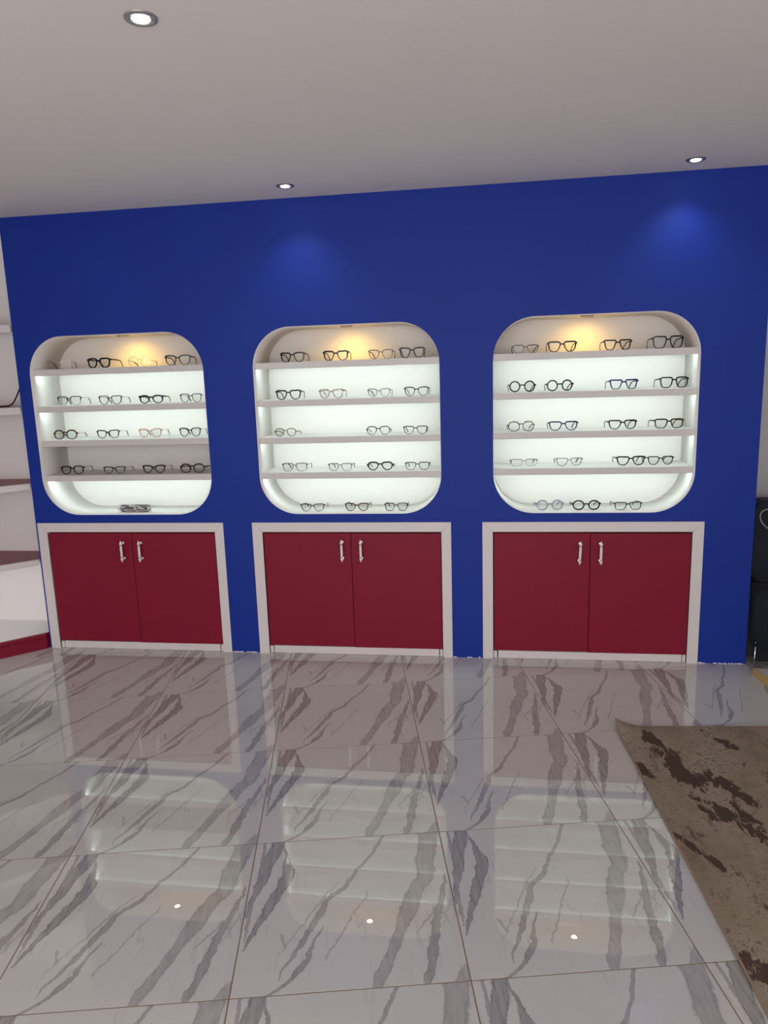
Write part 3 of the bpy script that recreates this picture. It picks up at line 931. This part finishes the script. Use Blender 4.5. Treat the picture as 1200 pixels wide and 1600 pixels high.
# look, x, y, w, h, yaw, shape, frame, temples, t_top, t_bottom, lower rim
GL = {
 (0, 0): [('thin copper wire rectangular', -2.368, .085, .133, .052, 14, 'rect', 'rosegold', 'tortoise', .0016, .0012, None),
          ('chunky black square', -2.136, .095, .150, .056, -6, 'square', 'black', 'black', .0065, .0055, None),
          ('thin gold wire angular', -1.888, .085, .133, .054, 8, 'octa', 'gold', 'tortoise', .0018, .0014, None),
          ('black cat-eye', -1.667, .085, .147, .056, 5, 'cat', 'black', 'black', .0050, .0026, None)],
 (0, 1): [('black-browed clear-rimmed square', -2.352, .12, .145, .053, 4, 'catsquare', 'black', 'gun', .0038, .0020, 'clear'),
          ('thin black flared square', -2.095, .106, .139, .050, 3, 'catsquare', 'black', 'gun', .0036, .0024, None),
          ('thick black upswept oval', -1.841, .085, .142, .047, 4, 'oval', 'black', 'black', .0070, .0040, None),
          ('slim black square', -1.610, .085, .128, .048, 2, 'catsquare', 'black', 'gold', .0034, .0018, None)],
 (0, 2): [('oversized black and tortoise hexagonal', -2.399, .12, .146, .054, 3, 'octa', 'tortoise', 'gold', .0058, .0036, None),
          ('black gold-templed cat-eye', -2.137, .12, .139, .049, 2, 'cat', 'black', 'gold', .0042, .0024, None),
          ('translucent rose pink cat-eye', -1.882, .12, .139, .051, 2, 'cat', 'rose', 'gold', .0044, .0030, None),
          ('black winged cat-eye', -1.645, .12, .127, .051, 2, 'cat', 'black', 'gold', .0042, .0024, None)],
 (0, 3): [('bold black hexagonal', -2.352, .075, .141, .049, 4, 'hex', 'black', 'gun', .0050, .0034, None),
          ('slim black low-rimmed', -2.095, .075, .133, .042, 3, 'wayfarer', 'black', 'gun', .0038, .0018, None),
          ('thick black rounded cat-eye', -1.857, .075, .135, .048, 3, 'cat', 'black', 'gold', .0060, .0034, None),
          ('oversized brown and black rounded square', -1.632, .080, .149, .052, 0, 'octa', 'tortoise', 'tortoise', .0062, .0036, None)],
 (1, 0): [('chunky dark tortoise square', -1.024, .085, .138, .053, 0, 'catsquare', 'tortoise', 'black', .0062, .0038, None),
          ('chunky black flared square', -.788, .085, .141, .053, 1, 'catsquare', 'black', 'black', .0066, .0036, None),
          ('slim grey-brown cat-eye', -.548, .085, .135, .050, -1, 'cat', 'grey', 'tortoise', .0038, .0020, None),
          ('chunky speckled black square', -.383, .085, .137, .056, 2, 'catsquare', 'tortoise', 'black', .0066, .0044, None)],
 (1, 1): [('bold black flared square', -1.054, .075, .143, .053, 2, 'catsquare', 'black', 'black', .0062, .0036, None),
          ('beige striped chunky square', -.819, .075, .137, .051, 0, 'catsquare', 'beige', 'beige', .0060, .0034, None),
          ('grey-topped clear cat-eye', -.568, .11, .127, .046, -1, 'cat', 'grey', 'grey', .0032, .0020, 'smoke'),
          ('black angular flared', -.365, .093, .135, .050, -1, 'cat', 'black', 'grey', .0044, .0024, None)],
 (1, 2): [('brown tortoise oval', -1.086, .089, .127, .045, -1, 'panto', 'olive', 'brown', .0034, .0024, None),
          ('slim black round keyhole', -.572, .075, .133, .047, 2, 'panto', 'black', 'grey', .0036, .0024, None),
          ('slim black squared', -.374, .081, .132, .044, 1, 'wayfarer', 'black', 'black', .0036, .0022, None)],
 (1, 3): [('wide slim black rectangular', -1.042, .08, .146, .046, -1, 'rect', 'black', 'gun', .0028, .0016, None),
          ('grey translucent rectangular', -.788, .078, .135, .042, 0, 'rect', 'grey', 'grey', .0034, .0022, 'smoke'),
          ('heavy black keyhole-bridge', -.568, .075, .146, .048, 1, 'panto', 'black', 'black', .0064, .0044, None),
          ('black-topped grey rectangular', -.367, .075, .136, .043, 1, 'rect', 'black', 'grey', .0034, .0022, 'grey')],
 (1, 4): [('slim black flat-topped', -.951, .07, .137, .043, 0, 'wayfarer', 'black', 'gun', .0036, .0018, None),
          ('brown tortoise upswept round', -.703, .07, .135, .046, -1, 'cat', 'tortoise', 'tortoise', .0044, .0030, None),
          ('black squared rectangular', -.487, .07, .130, .045, 1, 'rect', 'black', 'gun', .0036, .0024, None)],
 (2, 0): [('slim black rectangular', .197, .085, .135, .043, 3, 'wayfarer', 'black', 'black', .0032, .0016, 'gun'),
          ('thick black upswept', .379, .085, .149, .055, 2, 'wayfarer', 'black', 'black', .0062, .0040, None),
          ('black brown-templed angular', .650, .085, .142, .053, 4, 'angular', 'black', 'tortoise', .0054, .0034, None),
          ('wide black rectangular', .892, .09, .155, .062, 4, 'rect', 'black', 'black', .0054, .0032, None)],
 (2, 1): [('bold black round', .183, .12, .143, .058, 3, 'round', 'black', 'black', .0056, .0056, None),
          ('black round angled', .373, .12, .141, .058, 3, 'round', 'black', 'black', .0056, .0050, None),
          ('dark blue angular', .691, .12, .148, .051, 4, 'angular', 'navy', 'navy', .0058, .0034, None),
          ('thick black rectangular', .936, .12, .146, .056, 4, 'rect', 'black', 'black', .0054, .0036, None)],
 (2, 2): [('olive tortoise round', .177, .085, .142, .053, 4, 'octa', 'olive', 'olive', .0044, .0036, None),
          ('dark blue square', .390, .08, .152, .049, 2, 'wayfarer', 'navy', 'navy', .0054, .0034, None),
          ('thick black squarish', .685, .086, .147, .049, 4, 'wayfarer', 'black', 'tortoise', .0056, .0036, None),
          ('brown and black rectangular', .911, .086, .150, .050, 5, 'rect', 'tortoise', 'black', .0054, .0034, None)],
 (2, 3): [('grey half-rimmed', .195, .12, .145, .039, 3, 'rect', 'grey', 'grey', .0026, .0008, 'clear'),
          ('slim dark grey rectangular', .427, .118, .141, .042, 3, 'angular', 'gun', 'gun', .0026, .0020, None),
          ('thick black round-cornered', .734, .10, .149, .049, 3, 'wayfarer', 'black', 'black', .0058, .0040, None),
          ('black soft square', 0.884, .112, .135, .045, 5, 'wayfarer', 'black', 'black', .0040, .0028, None)],
 (2, 4): [('translucent grey-blue round', .326, .07, .146, .055, 4, 'round', 'bluegrey', 'bluegrey', .0048, .0048, None),
          ('thick black round', .512, .07, .150, .053, 2, 'round', 'black', 'black', .0054, .0054, None),
          ('slim black wide rectangular', .722, .07, .144, .042, 4, 'rect', 'black', 'black', .0036, .0024, None)],
}
for (ni, row), lst in GL.items():
    n = NICHES[ni]
    z = n['tops'][row] if row < 4 else NZ0 + .0014
    cnt = len(lst)
    for k, (look, x, y, w, hg, yaw, shp, mf, mt, tt, tb, low) in enumerate(lst):
        label = f"{look} glasses, {ORD[k]} from left on {SHELF[row]} of {n['side']} niche"
        make_glasses((x, y, z + .0002, w, hg, radians(yaw), shp, mf, mt, tt, tb, label, low))

# wrapped case on the floor of the left niche
cs = thing('wrapped_case', 'dark brown case in crumpled clear plastic on bottom of left niche', 'case', (-1.992, .075, NZ0 + .0014), radians(-2))
mb = MB()
nx, ns = 17, 16
for i in range(nx):
    u = -1 + 2 * i / (nx - 1)
    rr = .0218 * (1 - abs(u) ** 14 * .35)
    for q in range(ns):
        a = 2 * pi * q / ns
        mb.v.append((u * .089, 1.05 * rr * cos(a), .0225 + rr * .98 * sin(a)))
mdark = acetate('dark_brown_leatherette', (.012, .008, .008), (.10, .045, .04), 32, .45, 1, .42, .6)
for i in range(nx - 1):
    for q in range(ns):
        r = (q + 1) % ns
        mb.face((i * ns + q, i * ns + r, (i + 1) * ns + r, (i + 1) * ns + q), mdark, True)
mb.face(range(ns), mdark); mb.face([(nx - 1) * ns + q for q in reversed(range(ns))], mdark)
mb.build('case_body', cs)
mwrap, nt, bs = new_mat('crumpled_clear_plastic')
out_ = [n for n in nt.nodes if n.type == 'OUTPUT_MATERIAL'][0]
co = objco(nt)
tr = nt.nodes.new('ShaderNodeBsdfTransparent'); bs.inputs['Base Color'].default_value = (.75, .77, .77, 1); bs.inputs['Roughness'].default_value = .12
mx = nt.nodes.new('ShaderNodeMixShader')
crease = noise(nt, mapping(nt, co, (9, 30, 46), (0, .75, 0)), 1.5, 1, .4)
nt.links.new(ramp(nt, crease, [(.50, (.10, .10, .10)), (.56, (.85, .85, .85)), (.62, (.2, .2, .2))]), mx.inputs[0])
nt.links.new(tr.outputs[0], mx.inputs[1]); nt.links.new(bs.outputs[0], mx.inputs[2]); nt.links.new(mx.outputs[0], out_.inputs[0])
mb = MB(); rnd = random.Random(5)
nx, ns = 25, 20
for i in range(nx):
    u = -1 + 2 * i / (nx - 1)
    for q in range(ns):
        a = 2 * pi * q / ns
        rr = .0235 + rnd.uniform(-.0002, .0008)
        zz = .0225 + rr * sin(a)
        if u > .7:
            rr *= 1 - .15 * (u - .7) / .3
        mb.v.append((u * .094, 1.06 * rr * cos(a), max(.0004, zz)))
for i in range(nx - 1):
    for q in range(ns):
        r = (q + 1) % ns
        mb.face((i * ns + q, i * ns + r, (i + 1) * ns + r, (i + 1) * ns + q), mwrap, False)
mb.face(range(ns), mwrap); mb.face([(nx - 1) * ns + q for q in reversed(range(ns))], mwrap)
mb.build('plastic_wrap', cs)
mb = MB()
for k, (rx, yy) in enumerate(((.0075, -.0245), (.0075, -.0262), (.003, -.0268))):
    for q in range(14):
        a = 2 * pi * q / 14
        mb.v.append((.082 + rx * cos(a) * .8, yy, .026 + rx * 1.25 * sin(a)))
for k in range(2):
    for q in range(14):
        r = (q + 1) % 14
        mb.face((k * 14 + q, k * 14 + r, (k + 1) * 14 + r, (k + 1) * 14 + q), mdark)
mb.face([28 + q for q in range(14)], mdark); mb.face(range(14), mdark)
tag(mb.build('seal', cs), 'dark round seal')

# ------------------------------------------------------------------ corner shelving at the left
cs = thing('corner_shelving', 'white diagonal corner shelving with wine red shelf tops left of blue wall', 'shelf', (-2.574, 0, 0))
A = Vector((-.002, -.004)); Bk = .215; DX, DY = -.742, -.742
def fp(inset=0.0, x_r=None):
    xr = A.x if x_r is None else x_r
    return [(xr, A.y + inset * 1.414 - (0 if x_r is None else 0)), (xr, Bk), (DX, Bk), (DX, DY + inset * 1.414)]
mb = MB(); mb.box((DX, Bk, 0), (-.002, Bk + .015, CEIL - .001), M['back_white']); mb.build('back_panel', cs)
for zt in (.536, .981, 1.412, 1.857):
    lip = .038 if zt > 1 else .034
    mb = MB()
    mb.prism([A + Vector((0, .022)), (A.x, Bk), (DX, Bk), (DX, DY + .022)], zt - .018, zt - .0005, M['shelf_white'], M['wine_shelf'])
    mb.build('shelf', cs)
    mb = MB()
    mb.prism([(A.x, -.0012), (A.x - .022, -.0012), (DX, DY + .0208), (DX, DY - .0012)], zt - lip, zt, M['frame_white'])
    mb.build('shelf_edge', cs)
    if zt < .6:      # hidden strip that lights the lowest bay
        mb = MB()
        mb.prism([(A.x - .04, -.008), (A.x - .05, -.008), (DX, DY + .034), (DX, DY + .024)], zt - .0245, zt - .0195, M['led_soft'])
        mb.build('light_strip', cs)
mb = MB(); mb.prism([A + Vector((0, .024)), (A.x, Bk), (DX, Bk), (DX, DY + .024)], .070, .090, M['deck_white']); mb.build('base_deck', cs)
mb = MB()
mb.prism([A + Vector((0, -.012)), A + Vector((0, .022)), (DX, DY + .022), (DX, DY - .012)], .001, .066, M['wine'])
mb.build('plinth', cs)
mb = MB()
mb.prism([A + Vector((0, -.015)), A + Vector((0, .022)), (DX, DY + .022), (DX, DY - .015)], .0685, .090, M['wine'])
mb.build('plinth_cap', cs)
mb = MB()
mb.prism([A + Vector((0, -.0165)), A + Vector((0, -.0125)), A + Vector((-.040, -.0525)), A + Vector((-.040, -.0565))], .001, .0655, M['wine'])
mb.build('corner_post', cs)
cb = MB()
pts = [(-2.60, .14, 1.62), (-2.640, .13, 1.545), (-2.658, .13, 1.508), (-2.676, .13, 1.476), (-2.696, .13, 1.446), (-2.712, .13, 1.428), (-2.735, .13, 1.4185), (-2.775, .13, 1.4165), (-2.85, .13, 1.4165), (-3.0, .12, 1.4165), (-3.2, .10, 1.4165)]
cb.tube(pts, .0042, M['cable'], 8)
tag(cb.build('power_cable'), 'black cable lying on corner shelf and rising behind the blue wall', 'cable')

# ------------------------------------------------------------------ rug
RA = radians(4.4)
rug = thing('rug', 'mottled brown rug with one curled corner on marble tiles', 'rug', (.543, -.75, 0), RA)
mb = MB()
RW, RL, nx, ny = 1.7, 2.5, 46, 60
def curl(x, y):
    d = sqrt((x + .0) ** 2 + (y * .8) ** 2)
    return .034 * max(0, 1 - d / .13) ** 2 + .0035 * max(0, 1 - abs(x) / .05) * (.5 + .5 * sin(9 * y))
def gx(i): return RW * (i / nx) ** 1.7
def gy(j): return -RL * (j / ny) ** 1.5
for top in (1, 0):
    for j in range(ny + 1):
        for i in range(nx + 1):
            x, y = gx(i), gy(j)
            mb.v.append((x, y, curl(x, y) + (.0085 if top else .0006)))
K = (nx + 1) * (ny + 1)
for j in range(ny):
    for i in range(nx):
        q = [j * (nx + 1) + i, j * (nx + 1) + i + 1, (j + 1) * (nx + 1) + i + 1, (j + 1) * (nx + 1) + i]
        mb.face(reversed(q), M['rug'], True); mb.face([K + k_ for k_ in q], M['rug'], True)
rim = [j * (nx + 1) for j in range(ny + 1)] + [ny * (nx + 1) + i for i in range(1, nx + 1)] + [j * (nx + 1) + nx for j in range(ny - 1, -1, -1)] + [i for i in range(nx - 1, 0, -1)]
for a_, b_ in zip(rim, rim[1:] + rim[:1]):
    mb.face((a_, b_, b_ + K, a_ + K), M['rug_edge'])
mb.build('pile', rug)
mb = MB()
loop = [Vector((mb_[0], mb_[1], 0)) for mb_ in [(gx(0), gy(j)) for j in range(ny + 1)] + [(gx(i), -RL) for i in range(1, nx + 1)] + [(RW, gy(j)) for j in range(ny - 1, -1, -1)] + [(gx(i), 0) for i in range(nx - 1, 0, -1)]]
loop = [Vector((p.x, p.y, curl(p.x, p.y) + .0056)) for p in loop]
mb.tube(loop, .0038, M['rug_edge'], 6, closed=True)
mb.build('binding', rug)

# ------------------------------------------------------------------ ceiling downlights
def downlight(x, y, label, aim):
    t = thing('downlight', label, 'light', (x, y, CEIL), 0, 'recessed ceiling downlights')
    mb = MB()
    seg = 32
    prof = [(.0285, .010), (.0275, -.001), (.0285, -.0045), (.034, -.0052), (.040, -.0035), (.0415, 0.0)]
    for r, z in prof:
        for q in range(seg):
            a = 2 * pi * q / seg
            mb.v.append((r * cos(a), r * sin(a), z - .0004))
    for i in range(len(prof) - 1):
        for q in range(seg):
            r2 = (q + 1) % seg
            mb.face((i * seg + q, i * seg + r2, (i + 1) * seg + r2, (i + 1) * seg + q), M['grey_metal'], True)
    mb.build('trim_ring', t)
    mb = MB()
    mb.lathe([(.0265, -.001), (.0265, -.0032), (.0225, -.0036), (.0218, -.0015)], (0, 0, 0), M['porcelain'], seg=28)
    mb.build('reflector', t)
    mb = MB()
    mb.lathe([(.0205, -.0037), (.0205, -.0052), (.012, -.0064), (.004, -.0068)], (0, 0, 0), M['cool_lamp'], seg=24)
    mb.build('lamp', t)
    spot_lamp('downlight_beam', t, (0, 0, -.03), DOWNLIGHT_W, (1.0, .985, .97), 100, 1.0, aim, .022)
    return t
downlight(-.847, -1.837, 'recessed grey downlight nearest the viewer at top left of the ceiling', (0, .05, -1))
downlight(-.930, -.229, 'small recessed downlight above the middle niche near the blue wall', (0, .22, -1))
downlight(.912, -.183, 'small recessed downlight above the right niche near the blue wall', (0, .22, -1))

# ------------------------------------------------------------------ armchair and platform at the right edge
ch = thing('armchair', 'dark navy velvet armchair with grey piping partly behind the wall end', 'armchair', (1.700, .42, 0))
HX = .350
def sq(n, hx, hy, e):
    out = []
    for k in range(n):
        th = 2 * pi * k / n
        c, s_ = cos(th), sin(th)
        out.append((hx * copysign(abs(c) ** (2 / e), c), hy * copysign(abs(s_) ** (2 / e), s_)))
    return out
# wrap-around shell, open to the front (towards -y), arm tops rolling over
mb = MB(); nv = M['navy_velvet']
nst = 33
rings = []
for k in range(nst):
    ph = radians(-48 - 0 + (180 + 96) * k / (nst - 1))   # from right arm round the back to left arm
    c, s_ = cos(ph), sin(ph)
    e = 3.4
    rad = 1 / ((abs(c) ** e + abs(s_) ** e) ** (1 / e))
    ox, oy = c * rad, s_ * rad
    top = .735 + .015 * max(0, s_)
    th_ = .095
    ring = []
    for (d, z) in ((0.02, .03), (0, .06), (0, .45), (0, top - .06), (.012, top - .02), (.045, top), (.075, top - .012), (th_, top - .06), (th_, .42), (th_, .10), (.07, .03)):
        f_ = 1 - d / HX
        ring.append((ox * HX * f_, oy * HX * f_, z))
    rings.append(ring)
kk = len(rings[0])
for r in rings:
    mb.v += r
for i in range(nst - 1):
    for q in range(kk):
        r2 = (q + 1) % kk
        mb.face((i * kk + q, i * kk + r2, (i + 1) * kk + r2, (i + 1) * kk + q), nv, True)
mb.face(range(kk), nv); mb.face([(nst - 1) * kk + q for q in reversed(range(kk))], nv)
mb.build('shell', ch)
mb = MB()
bm = bmesh.new()
bmesh.ops.create_cube(bm, size=1)
for v in bm.verts:
    v.co = Vector((v.co.x * .50, v.co.y * .66 - .13, .455 + v.co.z * .13))
bmesh.ops.bevel(bm, geom=bm.edges[:], offset=.045, segments=3, affect='EDGES')
mb.bm(bm, nv, True)
mb.build('seat_cushion', ch)
mb = MB()
bm = bmesh.new()
bmesh.ops.create_cube(bm, size=1)
for v in bm.verts:
    v.co = Vector((v.co.x * .716, v.co.y * .24 - .352, .215 + v.co.z * .37))
bmesh.ops.bevel(bm, geom=bm.edges[:], offset=.02, segments=2, affect='EDGES')
mb.bm(bm, nv, True)
mb.build('seat_base', ch)
for sg in (-1, 1):
    # padded front panel of each arm, with a loop of piping sewn on it
    pan = rrect(sg * .275 - .081, sg * .275 + .081, .42, .842, .068, 8)
    mb = MB()
    kk = len(pan); pc_ = (sg * .275, .631)
    for f_, yy in ((.93, -.330), (1.0, -.322), (1.0, -.272), (.95, -.264)):
        mb.v += [(pc_[0] + (px_ - pc_[0]) * f_, yy, pc_[1] + (pz_ - pc_[1]) * (1 - (1 - f_) * .4)) for px_, pz_ in pan]
    for r_ in range(3):
        for i in range(kk):
            j = (i + 1) % kk
            mb.face((r_ * kk + i, r_ * kk + j, (r_ + 1) * kk + j, (r_ + 1) * kk + i), nv, True)
    mb.face(range(kk), nv); mb.face([3 * kk + i for i in reversed(range(kk))], nv)
    ap = mb.build('arm_panel', ch)
    mb = MB()
    loop = []
    for k in range(28):
        a = 2 * pi * k / 28
        ex, ez = .060 * cos(a), .052 * sin(a)
        loop.append((sg * (.327 - .060 - ex), -.332, .762 + ez - (.06 + ex) * .35))
    mb.tube(loop, .0034, M['piping'], 8, closed=True, up=(0, 1, 0))
    mb.build('piping', ap)
for sx_, sy_ in ((-1, -.4805), (1, -.4805), (1, .36), (-1, .36)):
    mb = MB()
    mb.tube([(sx_ * .362, sy_, .128), (sx_ * .3625, sy_ - .001, .06), (sx_ * .3635, sy_ - .002, .0005)], lambda i: (.0035, .0035, .003)[i], M['chrome'], 10)
    mb.tube([(sx_ * .362, sy_, .150), (sx_ * .362, sy_, .124)], .008, M['cable'], 10)
    mb.build('leg', ch)

pf = thing('platform', 'low pale platform with brass edge at the right', 'platform', (1.305, -.14, 0))
mb = MB()
mb.prism([(.008, .0), (.064, -.41), (1.25, -.41), (1.25, -.0)], .0005, .036, M['platform'])
mb.build('platform_top', pf)
mb = MB()
mb.prism([(.0, .002), (.056, -.412), (.064, -.41), (.008, .0)], .0004, .038, M['brass'])
mb.build('edge_strip', pf)
